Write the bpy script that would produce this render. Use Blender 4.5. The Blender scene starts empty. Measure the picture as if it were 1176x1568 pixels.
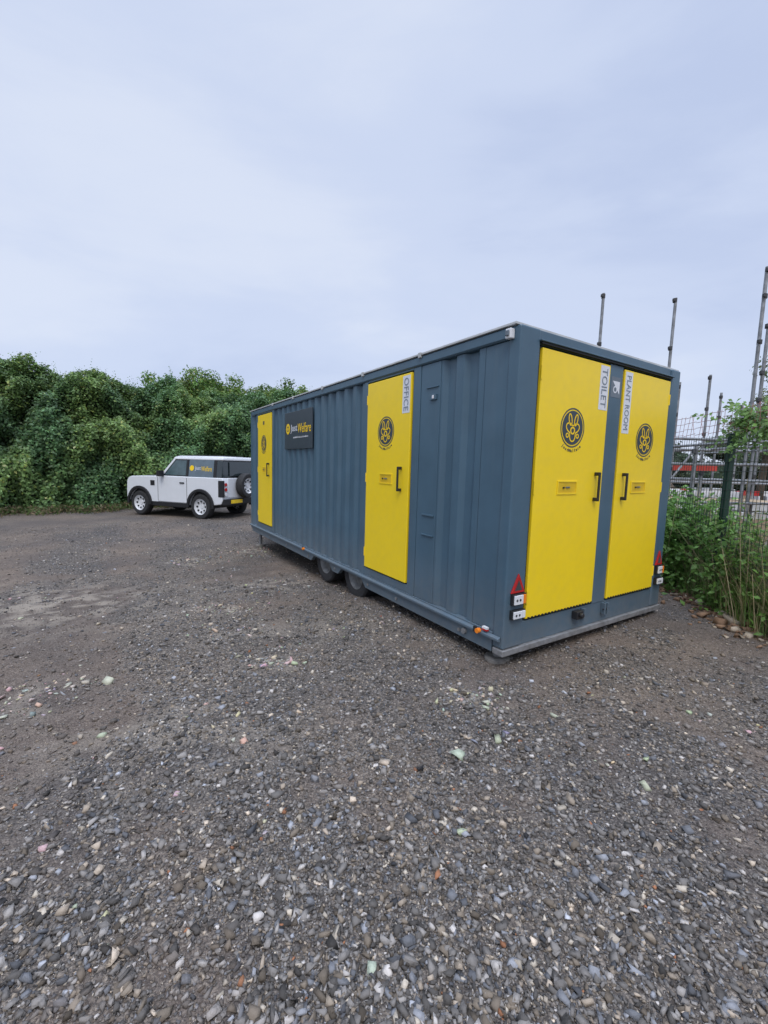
import bpy, bmesh, math, random
import numpy as np
from mathutils import Vector, Matrix
random.seed(7); rng=np.random.default_rng(7)
scene=bpy.context.scene
COL=scene.collection

# ------------------------------------------------------------------ materials
def new_mat(name):
    m=bpy.data.materials.new(name); m.use_nodes=True
    nt=m.node_tree; b=nt.nodes['Principled BSDF']
    return m,nt,b
def mat(name,col,rough=.5,metal=0.0,var=.12,scale=6.0,bump=0.0,bscale=80.0,dust=0.0,coat=0.0,spec=None,streak=0.0):
    m,nt,b=new_mat(name); N=nt.nodes; L=nt.links
    tc=N.new('ShaderNodeTexCoord')
    no=N.new('ShaderNodeTexNoise'); no.inputs['Scale'].default_value=scale; no.inputs['Detail'].default_value=6
    L.new(tc.outputs['Object'],no.inputs['Vector'])
    rp=N.new('ShaderNodeValToRGB')
    rp.color_ramp.elements[0].position=.3; rp.color_ramp.elements[1].position=.7
    c0=[c*(1-var) for c in col]+[1]; c1=[min(1,c*(1+var)) for c in col]+[1]
    rp.color_ramp.elements[0].color=c0; rp.color_ramp.elements[1].color=c1
    L.new(no.outputs['Fac'],rp.inputs['Fac'])
    out=rp.outputs['Color']
    if streak>0:
        mp=N.new('ShaderNodeMapping'); mp.inputs['Scale'].default_value=(14,14,.7); L.new(tc.outputs['Object'],mp.inputs[0])
        n4=N.new('ShaderNodeTexNoise'); n4.inputs['Scale'].default_value=1; n4.inputs['Detail'].default_value=7; L.new(mp.outputs[0],n4.inputs['Vector'])
        r4=N.new('ShaderNodeMapRange'); r4.inputs[1].default_value=.5; r4.inputs[2].default_value=.8; r4.inputs[4].default_value=streak; L.new(n4.outputs['Fac'],r4.inputs[0])
        mx=N.new('ShaderNodeMixRGB'); mx.inputs[2].default_value=(.24,.24,.23,1)
        L.new(r4.outputs[0],mx.inputs[0]); L.new(out,mx.inputs[1]); out=mx.outputs[0]
    if dust>0:
        sp=N.new('ShaderNodeSeparateXYZ'); L.new(tc.outputs['Object'],sp.inputs[0])
        mr=N.new('ShaderNodeMapRange'); mr.inputs[1].default_value=.75; mr.inputs[2].default_value=.1
        mr.inputs[3].default_value=0; mr.inputs[4].default_value=dust
        L.new(sp.outputs['Z'],mr.inputs[0])
        n2=N.new('ShaderNodeTexNoise'); n2.inputs['Scale'].default_value=14; n2.inputs['Detail'].default_value=8
        L.new(tc.outputs['Object'],n2.inputs['Vector'])
        mu=N.new('ShaderNodeMath'); mu.operation='MULTIPLY'; L.new(mr.outputs[0],mu.inputs[0]); L.new(n2.outputs['Fac'],mu.inputs[1])
        mx=N.new('ShaderNodeMixRGB'); mx.inputs[2].default_value=(.26,.22,.18,1)
        L.new(mu.outputs[0],mx.inputs[0]); L.new(out,mx.inputs[1]); out=mx.outputs[0]
    L.new(out,b.inputs['Base Color'])
    b.inputs['Roughness'].default_value=rough; b.inputs['Metallic'].default_value=metal
    if coat: b.inputs['Coat Weight'].default_value=coat
    if spec is not None: b.inputs['Specular IOR Level'].default_value=spec
    if bump>0:
        n3=N.new('ShaderNodeTexNoise'); n3.inputs['Scale'].default_value=bscale; n3.inputs['Detail'].default_value=5
        L.new(tc.outputs['Object'],n3.inputs['Vector'])
        bp=N.new('ShaderNodeBump'); bp.inputs['Strength'].default_value=bump; bp.inputs['Distance'].default_value=.01
        L.new(n3.outputs['Fac'],bp.inputs['Height']); L.new(bp.outputs[0],b.inputs['Normal'])
    return m
def attr_mat(name,rough=.8,trans=0.0,bump=0.0,spec=.5):
    m,nt,b=new_mat(name); N=nt.nodes; L=nt.links
    a=N.new('ShaderNodeAttribute'); a.attribute_name='Col'
    L.new(a.outputs['Color'],b.inputs['Base Color'])
    b.inputs['Roughness'].default_value=rough; b.inputs['Specular IOR Level'].default_value=spec
    if bump>0:
        tc=N.new('ShaderNodeTexCoord')
        n3=N.new('ShaderNodeTexNoise'); n3.inputs['Scale'].default_value=160; n3.inputs['Detail'].default_value=4
        L.new(tc.outputs['Object'],n3.inputs['Vector'])
        bp=N.new('ShaderNodeBump'); bp.inputs['Strength'].default_value=bump; bp.inputs['Distance'].default_value=.004
        L.new(n3.outputs['Fac'],bp.inputs['Height']); L.new(bp.outputs[0],b.inputs['Normal'])
    if trans>0:
        t=N.new('ShaderNodeBsdfTranslucent'); L.new(a.outputs['Color'],t.inputs['Color'])
        mx=N.new('ShaderNodeMixShader'); mx.inputs[0].default_value=trans
        L.new(b.outputs[0],mx.inputs[1]); L.new(t.outputs[0],mx.inputs[2])
        L.new(mx.outputs[0],N['Material Output'].inputs['Surface'])
    return m

M_blue=mat('slate_blue_paint',(.060,.116,.163),.42,var=.09,scale=3,bump=.05,bscale=60,dust=.5,streak=.07)
M_yel=mat('yellow_paint',(.94,.67,.003),.42,var=.03,scale=2,dust=.14,bump=.02,bscale=30)
M_yel2=mat('yellow_vinyl',(.9,.6,.01),.45,var=.02)
M_dark=mat('dark_gap',(.012,.014,.016),.7)
M_black=mat('black_plastic',(.02,.02,.022),.45)
M_char=mat('charcoal_vinyl',(.04,.055,.07),.45,var=.05)
M_galv=mat('galvanised_steel',(.27,.28,.29),.55,.4,var=.35,scale=18,dust=.5)
M_tube=mat('scaffold_steel',(.24,.25,.26),.6,.4,var=.35,scale=9)
M_hub=mat('dirty_hub',(.16,.16,.155),.6,.3,var=.3,scale=18)
M_white=mat('white_plastic',(.72,.73,.74),.4,var=.04)
M_stick=mat('white_sticker',(.68,.70,.73),.5,var=.03)
M_letter=mat('letter_vinyl',(.20,.24,.28),.5)
M_sgrey=mat('grey_vinyl',(.13,.16,.19),.5)
M_red=mat('red_reflector',(.45,.02,.02),.25)
M_orange=mat('orange_lens',(.85,.24,.02),.25)
M_rub=mat('tyre_rubber',(.025,.025,.026),.8,var=.3,scale=20,bump=.3)
M_chas=mat('chassis_steel',(.05,.052,.055),.7,var=.3)
M_conc=mat('concrete_pad',(.20,.185,.165),.9,var=.25,scale=25,bump=.4)
M_roof=mat('roof_sheet',(.5,.51,.5),.5,.2,var=.15)

# ------------------------------------------------------------------ builder
class B:
    def __init__(s): s.v=[];s.f=[];s.m=[]
    def add(s,vs,fs,mi=0):
        o=len(s.v); s.v+= [tuple(v) for v in vs]
        for f in fs: s.f.append(tuple(i+o for i in f)); s.m.append(mi)
    def box(s,x0,x1,y0,y1,z0,z1,mi=0):
        s.add([(x0,y0,z0),(x1,y0,z0),(x1,y1,z0),(x0,y1,z0),(x0,y0,z1),(x1,y0,z1),(x1,y1,z1),(x0,y1,z1)],
              [(0,3,2,1),(4,5,6,7),(0,1,5,4),(1,2,6,5),(2,3,7,6),(3,0,4,7)],mi)
    def prism(s,poly,axis,a0,a1,mi=0):
        def P(p,a):
            return {'y':(p[0],a,p[1]),'x':(a,p[0],p[1]),'z':(p[0],p[1],a)}[axis]
        n=len(poly)
        s.add([P(p,a0) for p in poly]+[P(p,a1) for p in poly],
              [tuple(range(n)),tuple(range(2*n-1,n-1,-1))]+[(i,(i+1)%n,n+(i+1)%n,n+i) for i in range(n)],mi)
    def cyl(s,p0,p1,r,n=10,mi=0,r1=None):
        p0=Vector(p0);p1=Vector(p1);d=(p1-p0).normalized()
        a=d.orthogonal().normalized();b=d.cross(a)
        r1=r if r1 is None else r1
        vs=[p0+(a*math.cos(t)+b*math.sin(t))*r for t in [2*math.pi*i/n for i in range(n)]]
        vs+=[p1+(a*math.cos(t)+b*math.sin(t))*r1 for t in [2*math.pi*i/n for i in range(n)]]
        s.add(vs,[tuple(range(n-1,-1,-1)),tuple(range(n,2*n))]+[(i,(i+1)%n,n+(i+1)%n,n+i) for i in range(n)],mi)
    def lathe(s,prof,c,axis='y',n=28,mi=0):
        vs=[];k=len(prof)
        for i in range(n):
            t=2*math.pi*i/n;ct,st=math.cos(t),math.sin(t)
            for r,h in prof:
                if axis=='y': vs.append((c[0]+r*ct,c[1]+h,c[2]+r*st))
                elif axis=='x': vs.append((c[0]+h,c[1]+r*ct,c[2]+r*st))
                else: vs.append((c[0]+r*ct,c[1]+r*st,c[2]+h))
        fs=[]
        for i in range(n):
            j=(i+1)%n
            for q in range(k-1): fs.append((i*k+q,j*k+q,j*k+q+1,i*k+q+1))
        s.add(vs,fs,mi)
    def ring2(s,cx,cy,r0,r1,z0,z1,a0=0,a1=2*math.pi,n=40,mi=0):
        full=abs(a1-a0-2*math.pi)<1e-4
        k=n if full else n+1
        vs=[]
        for i in range(k):
            t=a0+(a1-a0)*i/n
            c,q=math.cos(t),math.sin(t)
            vs+=[(cx+r0*c,cy+r0*q,z0),(cx+r1*c,cy+r1*q,z0),(cx+r1*c,cy+r1*q,z1),(cx+r0*c,cy+r0*q,z1)]
        fs=[]
        for i in range(n):
            j=(i+1)%k
            for q in range(4): fs.append((i*4+q,i*4+(q+1)%4,j*4+(q+1)%4,j*4+q))
        if not full: fs+=[(0,1,2,3),((k-1)*4+3,(k-1)*4+2,(k-1)*4+1,(k-1)*4)]
        s.add(vs,fs,mi)
    def make(s,name,mats,parent=None,bevel=0,smooth=False,seg=2,auto=None):
        me=bpy.data.meshes.new(name); me.from_pydata(s.v,[],s.f)
        for m in mats: me.materials.append(m)
        me.polygons.foreach_set('material_index',s.m)
        bm=bmesh.new(); bm.from_mesh(me); bmesh.ops.recalc_face_normals(bm,faces=bm.faces); bm.to_mesh(me); bm.free()
        if smooth: me.polygons.foreach_set('use_smooth',[True]*len(me.polygons))
        if auto is not None and smooth:
            try: me.set_sharp_from_angle(angle=math.radians(auto))
            except Exception: pass
        ob=bpy.data.objects.new(name,me); COL.objects.link(ob)
        if parent: ob.parent=parent
        if bevel>0:
            mo=ob.modifiers.new('bev','BEVEL'); mo.width=bevel; mo.segments=seg; mo.limit_method='ANGLE'; mo.angle_limit=math.radians(35)
        return ob
def empty(name,loc=(0,0,0),rz=0):
    e=bpy.data.objects.new(name,None); COL.objects.link(e); e.location=loc; e.rotation_euler=(0,0,rz); return e
def frame(origin,ex,ey):
    ex=Vector(ex).normalized();ey=Vector(ey).normalized();ez=ex.cross(ey)
    m=Matrix.Identity(4)
    for i in range(3): m[i][0]=ex[i];m[i][1]=ey[i];m[i][2]=ez[i];m[i][3]=origin[i]
    return m
def text(name,body,size,m,parent,matl,bold=0.0,align='CENTER',sx=1.0,fit=None):
    cu=bpy.data.curves.new(name,'FONT'); cu.body=body; cu.size=size; cu.align_x=align; cu.align_y='CENTER'
    cu.extrude=.0008; cu.offset=bold; cu.resolution_u=3
    o=bpy.data.objects.new(name+'_c',cu); COL.objects.link(o)
    bpy.context.view_layer.update()
    me=bpy.data.meshes.new_from_object(o.evaluated_get(bpy.context.evaluated_depsgraph_get()))
    bpy.data.objects.remove(o)
    if fit:
        n=len(me.vertices); a=np.empty(n*3); me.vertices.foreach_get('co',a); a=a.reshape(-1,3)
        lo,hi=a[:,:2].min(0),a[:,:2].max(0); a[:,:2]=(a[:,:2]-(lo+hi)/2)/(hi-lo)*np.array(fit); me.vertices.foreach_set('co',a.ravel())
    ob=bpy.data.objects.new(name,me); COL.objects.link(ob)
    me.materials.clear(); me.materials.append(matl)
    ob.parent=parent; ob.matrix_local=m@Matrix.Diagonal((sx,1,1,1))
    return ob

# ------------------------------------------------------------------ noise + ground
_lat={}
def vnoise(x,y,seed=0):
    if seed not in _lat: _lat[seed]=np.random.default_rng(100+seed).random((256,256))
    T=_lat[seed]
    x=np.asarray(x,float); y=np.asarray(y,float)
    xi=np.floor(x).astype(int); yi=np.floor(y).astype(int); fx=x-xi; fy=y-yi
    fx=fx*fx*(3-2*fx); fy=fy*fy*(3-2*fy)
    g=lambda i,j:T[i&255,j&255]
    return (g(xi,yi)*(1-fx)+g(xi+1,yi)*fx)*(1-fy)+(g(xi,yi+1)*(1-fx)+g(xi+1,yi+1)*fx)*fy
def fbm(x,y,seed=0,o=4):
    r=0;a=.5;t=0
    for i in range(o): r=r+a*vnoise(x*2**i,y*2**i,seed+i); t+=a; a*=.5
    return r/t
C0=(.922,3.10); Lx,Ly=-.5394,.8421
def su(x,y):
    dx=x-C0[0];dy=y-C0[1]
    return dx*Lx+dy*Ly, dx*Ly-dy*Lx
def ss(t): t=np.clip(t,0,1); return t*t*(3-2*t)
def gz(x,y):
    x=np.asarray(x,float);y=np.asarray(y,float)
    s,u=su(x,y)
    z=.02-.22*ss(s/5.5)+.028*np.clip(u,-3,3)
    near=np.exp(-((x)**2+(y-4)**2)/200)
    z=z+near*((fbm(x*.9,y*.9,3)-.5)*.08+(fbm(x*5,y*5,9,3)-.5)*.03)
    # soil bank along the fence
    d=(x-(3.45+.13*(y-3.5)))
    z=z+.12*ss(d/.5)*(1-ss((d-1.6)/1.5))*(.6+.8*vnoise(x*3,y*3,21))
    return z
def dirt(x,y):
    s,u=su(x,y)
    a=fbm(s*.3+3,u*1.0+7,40,4)      # elongated along the cabin (vehicle tracks)
    b=fbm(x*1.6,y*1.6,60,5)
    c=fbm(x*6,y*6,70,3)
    tr=np.exp(-((u+2.3+.25*np.sin(s*.5))/.28)**2)+np.exp(-((u+4.1+.2*np.sin(s*.4+1))/.3)**2)
    return ss((a*.42+b*.36+c*.22+.09*tr-.42)/.16)*(1-.45*ss((y-6)/4))
cl=[(-1.78,4.72,.22,70),(-.81,3.25,.16,60),(-2.37,2.85,.16,60),(.64,2.75,.14,52),(.48,2.17,.02,1),(1.22,2.07,.05,4),(-1.35,3.9,.25,30),
    (-2.3,2.6,.15,26),(2.0,2.46,.2,10),(-3.3,7.4,.35,70),(-2.6,8.2,.35,54),(-.5,3.9,.5,22),(.9,2.45,.3,16),(-1.2,2.3,.6,24),(1.9,1.7,.5,14),(.1,4.1,.2,12),(-1.5,5.8,.5,44),(-4,5,1.2,50),(-1,1.6,.6,14),(2.4,2.6,.5,18),(-4.5,3.5,.4,34)]
def pale(x,y):
    r=0*np.asarray(x,float)
    for cx,cy,sd,k in cl:
        if k>=22: r=r+np.exp(-(((x-cx)/(sd*1.3))**2+((y-cy)/(sd*.8))**2))*min(1,k/45)
    return np.clip(r*ss((fbm(x*7,y*7,81,4)-.42)/.2),0,1)*.85
def verge(x,y):
    d=(x-(3.35+.13*(y-3.5)))+ (vnoise(x*4,y*4,33)-.5)*.3
    return ss(d/.2)

def axis_pts(lo,hi,d0,d1,step,far):
    a=list(np.arange(d0,d1+1e-6,step))
    v=d0;st=step
    L=[]
    while v>lo: st*=1.25; v-=st; L.append(v)
    R=[];v=d1;st=step
    while v<hi: st*=1.25; v+=st; R.append(v)
    return np.array(L[::-1]+a+R)
xs=axis_pts(-500,500,-8,6,.04,1); ys=axis_pts(-300,700,.2,11,.04,1)
X,Y=np.meshgrid(xs,ys); Z=gz(X,Y)
nx,ny=len(xs),len(ys)
co=np.stack([X,Y,Z],-1).reshape(-1,3)
idx=np.arange(nx*ny).reshape(ny,nx)
q=np.stack([idx[:-1,:-1],idx[:-1,1:],idx[1:,1:],idx[1:,:-1]],-1).reshape(-1,4)
def np_mesh(name,co,q,k,mats,col=None,smooth=False,extra=None):
    me=bpy.data.meshes.new(name)
    me.vertices.add(len(co)); me.vertices.foreach_set('co',co.astype(np.float32).ravel())
    me.loops.add(q.size); me.loops.foreach_set('vertex_index',q.astype(np.int32).ravel())
    me.polygons.add(len(q)); me.polygons.foreach_set('loop_start',np.arange(0,q.size,k,dtype=np.int32))
    me.polygons.foreach_set('loop_total',np.full(len(q),k,dtype=np.int32))
    if smooth: me.polygons.foreach_set('use_smooth',np.ones(len(q),dtype=bool))
    me.update(calc_edges=True)
    if col is not None:
        a=me.color_attributes.new('Col','FLOAT_COLOR','POINT')
        c=np.concatenate([col,np.ones((len(col),1))],1).astype(np.float32)
        a.data.foreach_set('color',c.ravel())
    for m in mats: me.materials.append(m)
    ob=bpy.data.objects.new(name,me); COL.objects.link(ob); return ob
masks=np.stack([dirt(X,Y),verge(X,Y),pale(X,Y)],-1).reshape(-1,3)

m,nt,b=new_mat('gravel_ground'); N=nt.nodes; L=nt.links
tc=N.new('ShaderNodeTexCoord'); at=N.new('ShaderNodeAttribute'); at.attribute_name='Col'
sp=N.new('ShaderNodeSeparateColor'); L.new(at.outputs['Color'],sp.inputs[0])
wn=N.new('ShaderNodeTexNoise'); wn.inputs['Scale'].default_value=30; L.new(tc.outputs['Object'],wn.inputs['Vector'])
wv=N.new('ShaderNodeVectorMath'); wv.operation='MULTIPLY_ADD'; wv.inputs[1].default_value=(.02,.02,.02)
L.new(wn.outputs['Color'],wv.inputs[0]); L.new(tc.outputs['Object'],wv.inputs[2])
def vor(scale):
    v=N.new('ShaderNodeTexVoronoi'); v.inputs['Scale'].default_value=scale; L.new(wv.outputs[0],v.inputs['Vector'])
    s=N.new('ShaderNodeSeparateColor'); L.new(v.outputs['Color'],s.inputs[0]); return v,s
def ramp(src,stops):
    r=N.new('ShaderNodeValToRGB'); e=r.color_ramp.elements
    while len(e)<len(stops): e.new(.5)
    for el,(p,c) in zip(e,stops): el.position=p; el.color=(*c,1)
    L.new(src,r.inputs[0]); return r.outputs[0]
def mix(f,a,bb,mode='MIX'):
    x=N.new('ShaderNodeMixRGB'); x.blend_type=mode
    for i,s in enumerate((f,a,bb)):
        if isinstance(s,(int,float)): x.inputs[i].default_value=s
        elif isinstance(s,tuple): x.inputs[i].default_value=(*s,1)
        else: L.new(s,x.inputs[i])
    return x.outputs[0]
v1,s1=vor(62); v2,s2=vor(150)
stone=ramp(s1.outputs[0],[(0,(.06,.056,.053)),(.45,(.13,.12,.11)),(.8,(.235,.213,.19)),(.93,(.35,.31,.26)),(1,(.46,.41,.34))])
fine=ramp(s2.outputs[0],[(0,(.06,.052,.046)),(.6,(.138,.12,.105)),(1,(.35,.305,.25))])
edge=ramp(v1.outputs['Distance'],[(0,(1,1,1)),(.45,(.88,.88,.88)),(.8,(.38,.38,.38))])
stone=mix(1.0,stone,edge,'MULTIPLY')
base=mix(.5,stone,fine)
nn=N.new('ShaderNodeTexNoise'); nn.inputs['Scale'].default_value=3.5; nn.inputs['Detail'].default_value=10; nn.inputs['Roughness'].default_value=.7; L.new(tc.outputs['Object'],nn.inputs['Vector'])
soil=ramp(nn.outputs['Fac'],[(.3,(.098,.074,.058)),(.5,(.165,.127,.101)),(.7,(.26,.21,.168))])
soil=mix(.42,soil,fine)
dm=N.new('ShaderNodeMath'); dm.operation='MULTIPLY'; dm.inputs[1].default_value=.85; L.new(sp.outputs[0],dm.inputs[0])
base=mix(dm.outputs[0],base,soil)
big=N.new('ShaderNodeTexNoise'); big.inputs['Scale'].default_value=.8; big.inputs['Detail'].default_value=6; L.new(tc.outputs['Object'],big.inputs['Vector'])
bigr=ramp(big.outputs['Fac'],[(.3,(.72,.74,.79)),(.7,(1.25,1.18,1.1))])
base=mix(1.0,base,bigr,'MULTIPLY')
pm=N.new('ShaderNodeMath'); pm.operation='MULTIPLY'; pm.inputs[1].default_value=.8; L.new(sp.outputs[2],pm.inputs[0])
base=mix(pm.outputs[0],base,(.38,.33,.265))
vg=ramp(nn.outputs['Fac'],[(.3,(.11,.065,.035)),(.5,(.20,.125,.075)),(.66,(.09,.09,.04)),(.78,(.05,.08,.03))])
base=mix(sp.outputs[1],base,vg)
L.new(base,b.inputs['Base Color']); b.inputs['Roughness'].default_value=.92; b.inputs['Specular IOR Level'].default_value=.25
hm=N.new('ShaderNodeMath'); hm.operation='ADD'; L.new(v1.outputs['Distance'],hm.inputs[0])
h2=N.new('ShaderNodeMath'); h2.operation='MULTIPLY'; h2.inputs[1].default_value=.5; L.new(v2.outputs['Distance'],h2.inputs[0]); L.new(h2.outputs[0],hm.inputs[1])
bp=N.new('ShaderNodeBump'); bp.invert=True; bp.inputs['Strength'].default_value=.9; bp.inputs['Distance'].default_value=.013
L.new(hm.outputs[0],bp.inputs['Height']); L.new(bp.outputs[0],b.inputs['Normal'])
np_mesh('ground',co,q,4,[m],masks,smooth=True)

# ---- loose stones, one mesh (angular crushed rock: jittered, chipped blocks)
IV=np.array([(-1,-1,-1),(1,-1,-1),(1,1,-1),(-1,1,-1),(-1,-1,1),(1,-1,1),(1,1,1),(-1,1,1)],float)*.8
IF=np.array([(0,2,1),(0,3,2),(4,5,6),(4,6,7),(0,1,5),(0,5,4),(1,2,6),(1,6,5),(2,3,7),(2,7,6),(3,0,4),(3,4,7)])
M_stone=attr_mat('loose_stone',.92,bump=.6,spec=.2)
def stones(name,x,y,r,col,sink=.25,flat=.7,zoff=0,z=None):
    n=len(x)
    sc=np.stack([rng.uniform(.75,1.6,n),rng.uniform(.55,1.1,n),rng.uniform(flat*.5,flat*1.3,n)],-1)*r[:,None]
    J=rng.uniform(-.45,.45,(n,8,3)); 
    V=(IV[None]*(1+rng.uniform(-.4,.12,(n,8,1)))+J)*sc[:,None,:]
    a=rng.uniform(0,2*np.pi,n); t=rng.normal(0,.45,n)
    c,s=np.cos(t)[:,None],np.sin(t)[:,None]
    Yv=V[...,1]*c-V[...,2]*s; Zv=V[...,1]*s+V[...,2]*c; Xv=V[...,0]
    c,s=np.cos(a)[:,None],np.sin(a)[:,None]
    V=np.stack([Xv*c-Yv*s,Xv*s+Yv*c,Zv],-1)
    zz=gz(x,y) if z is None else z
    V+=np.stack([x,y,zz+sc[:,2]*(1-2*sink)+zoff],-1)[:,None,:]
    F=(IF[None]+ (np.arange(n)*8)[:,None,None]).reshape(-1,3)
    C=np.repeat(col,8,axis=0)
    return np_mesh(name,V.reshape(-1,3),F,3,[M_stone],C)
def stone_cols(n,d=None):
    g=np.clip(rng.lognormal(np.log(.152),.5,n),.035,.55)
    c=np.stack([g*1.05,g*.97,g*.885],-1)
    k=rng.random(n)
    w=k<.18; c[w]=np.stack([g[w]*1.26,g[w]*1.04,g[w]*.80],-1)
    w=(k>.18)&(k<.21); c[w]=np.array([.40,.35,.28])*rng.uniform(.8,1.5,(w.sum(),1))
    w=(k>.21)&(k<.213); c[w]=np.array([.32,.15,.08])*rng.uniform(.7,1.1,(w.sum(),1))
    w=(k>.25)&(k<.40); c[w]*=np.array([.86,.95,1.10])
    if d is not None:
        t=(d*.6*rng.random(n))[:,None]; c=c*(1-t)+np.array([.19,.147,.115])*t
    return c
n=270000
r_=.55+13.5*rng.random(n)**1.4; th=rng.uniform(-1.0,1.0,n)
x=r_*np.sin(th); y=r_*np.cos(th)+.1
d=dirt(x,y); keep=(rng.random(n)>d*.72)&(verge(x,y)<.6)
x,y,d=x[keep],y[keep],d[keep]; n=len(x)
r=np.clip(rng.lognormal(np.log(.0043),.58,n),.0018,.018)
stones('gravel',x,y,r,stone_cols(n,d))

rx=[];ry=[];rr=[];rc=[]
for cx,cy,sd,k in cl:
    for i in range(k):
        rx.append(cx+random.gauss(0,sd)); ry.append(cy+random.gauss(0,sd*.6)); rr.append(min(.034,random.lognormvariate(math.log(.010),.5)) if k>1 else .032)
        q_=random.random()
        rc.append([c*random.uniform(.8,1.2) for c in ((.46,.40,.32) if q_<.88 else (.32,.14,.08) if q_<.90 else (.26,.26,.26))])
stones('rubble',np.array(rx),np.array(ry),np.array(rr),np.array(rc),flat=.55)
n=1500; y=np.where(rng.random(n)<.6,rng.uniform(3.7,6.2,n),rng.uniform(3.0,9,n)); x=3.45+.13*(y-3.5)+rng.normal(.05,.17,n)
q_=rng.random((n,1)); cc=np.where(q_<.82,np.array([[.22,.14,.09]]),np.array([[.42,.35,.27]]))*rng.uniform(.6,1.3,(n,1))
stones('soil_clods',x,y,np.clip(rng.lognormal(np.log(.017),.55,n),.006,.055),cc)

# ------------------------------------------------------------------ cabin
cab=empty('portable_welfare_cabin',(C0[0],C0[1],0),math.atan2(-Lx,Ly))
W=2.36; LEN=6.87; ZB=.12; ZT=2.547
DZ0,DZ1=.375,2.425
b=B(); b.box(.055,W-.055,.06,LEN-.06,.2,ZT-.03); b.make('core_shell',[M_blue],cab)
b=B(); b.box(.15,W-.15,.15,LEN-.15,.13,.2); b.box(.5,.62,.3,LEN+.9,.02,.13); b.box(W-.62,W-.5,.3,LEN+.9,.02,.13)
b.prism([(.56,LEN+.9),(.5,LEN+.9),(W/2-.04,LEN+2.0),(W/2+.04,LEN+2.0)],'z',.04,.12)
b.prism([(W-.56,LEN+.9),(W-.5,LEN+.9),(W/2+.04,LEN+2.0),(W/2-.04,LEN+2.0)],'z',.045,.118)
b.make('chassis',[M_chas],cab,bevel=.005)
b=B()
b.box(0,.215,0,.105,ZB+.05,ZT)
b.box(W-.175,W,0,.105,ZB+.05,ZT)
b.box(0,.12,LEN-.12,LEN,ZB+.05,ZT)
b.box(W-.12,W,LEN-.12,LEN,ZB+.05,ZT)
b.make('corner_posts',[M_blue],cab,bevel=.014,seg=3)
b=B()
b.box(.217,W-.177,.012,.06,ZB+.05,DZ0-.02)
b.box(.217,W-.177,.012,.06,DZ1+.02,ZT-.002)
b.box(1.14,1.34,.006,.06,DZ0-.018,DZ1+.018)
b.box(.217,W-.177,.03,.055,DZ0-.02,DZ1+.02)
b.make('end_wall',[M_blue],cab,bevel=.004)
b=B(); b.box(.23,1.137,.022,.0295,DZ0-.015,DZ1+.015,0); b.box(1.343,W-.18,.022,.0295,DZ0-.015,DZ1+.015,0)
b.box(.22,W-.18,-.012,.011,DZ1+.022,DZ1+.036,0)  # dark strip standing in for the drip rail's shadow above the doors
b.make('door_seals_and_rail_shadow',[M_dark],cab)
b=B(); b.box(.20,W-.16,-.022,.011,DZ1+.038,DZ1+.05,0); b.make('drip_rail',[M_blue],cab,bevel=.003)
b=B(); b.box(-.012,W+.012,-.014,.09,ZB,ZB+.048); b.make('galvanised_sill',[M_galv],cab,bevel=.006)

def corr(s0,s1,x_out,x_in,p=.235):
    n=max(1,round((s1-s0)/p)); p=(s1-s0)/n; pts=[]
    for i in range(n):
        a=s0+i*p
        pts+=[(a,x_out),(a+.26*p,x_out),(a+.42*p,x_in),(a+.76*p,x_in),(a+.92*p,x_out)]
    pts.append((s1,x_out)); return pts
def corr_mesh(b,pts,z0,z1,mirror=False):
    vs=[];fs=[]
    for (s,x) in pts:
        xx=W-x if mirror else x
        vs+=[(xx,s,z0),(xx,s,z1)]
    for i in range(len(pts)-1): fs.append((2*i,2*i+2,2*i+3,2*i+1))
    b.add(vs,fs)
b=B()
for s0,s1 in [(.34,.86),(2.19,5.40),(6.42,LEN-.12)]:
    corr_mesh(b,corr(s0,s1,.012,.048),.28,ZT-.09)
corr_mesh(b,corr(.12,LEN-.12,.012,.048),.28,ZT-.09,True)
b.make('corrugated_walls',[M_blue],cab,bevel=.004)
b=B(); b.box(.012,.0545,.107,.34,.28,ZT-.09)
b.box(.006,.0545,.862,1.138,.28,ZT-.09)
b.make('flat_wall_strips',[M_blue],cab,bevel=.004)
b=B()
for a0,a1 in [(1.27,2.09),(5.50,6.31)]:
    lo=a0-.13 if a0>2 else 1.142
    b.box(.0,.054,lo,a0-.018,.28,ZT-.09)
    b.box(.0,.054,a1+.018,a1+.09,.28,ZT-.09)
    b.box(.0,.054,a0-.016,a1+.016,.28,DZ0-.016)
    b.box(.0,.054,a0-.016,a1+.016,DZ1+.016,ZT-.088)
b.make('side_door_frames',[M_blue],cab,bevel=.004)
b=B()
for a0,a1 in [(1.27,2.09),(5.50,6.31)]: b.box(.02,.053,a0-.015,a1+.015,DZ0-.015,DZ1+.015)
b.make('side_door_seals',[M_dark],cab)
b=B(); b.prism([(0,ZT-.087),(-.012,ZT-.075),(-.012,ZT-.012),(0,ZT),(.1,ZT),(.1,ZT-.087)],'y',.107,LEN-.122)
b.prism([(W,ZT-.087),(W+.012,ZT-.075),(W+.012,ZT-.012),(W,ZT),(W-.1,ZT),(W-.1,ZT-.087)],'y',.107,LEN-.122)
b.make('top_rails',[M_blue],cab,bevel=.003)
b=B(); b.box(-.022,W+.022,.03,LEN-.01,ZT+.003,ZT+.02)
for s in [1.14,2.2,3.3,4.4,5.4]: b.box(-.03,.06,s-.02,s+.02,ZT-.02,ZT+.026)
b.make('roof_sheet',[M_roof],cab,bevel=.002)
def railpoly():
    p=[(.107,.278),(.107,ZB+.003)]
    for c in (2.42,3.30):
        p+=[(c-.36,ZB+.003),(c-.26,ZB+.085),(c+.26,ZB+.085),(c+.36,ZB+.003)]
    p+=[(LEN-.122,ZB+.003),(LEN-.122,.278)]
    return p
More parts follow.
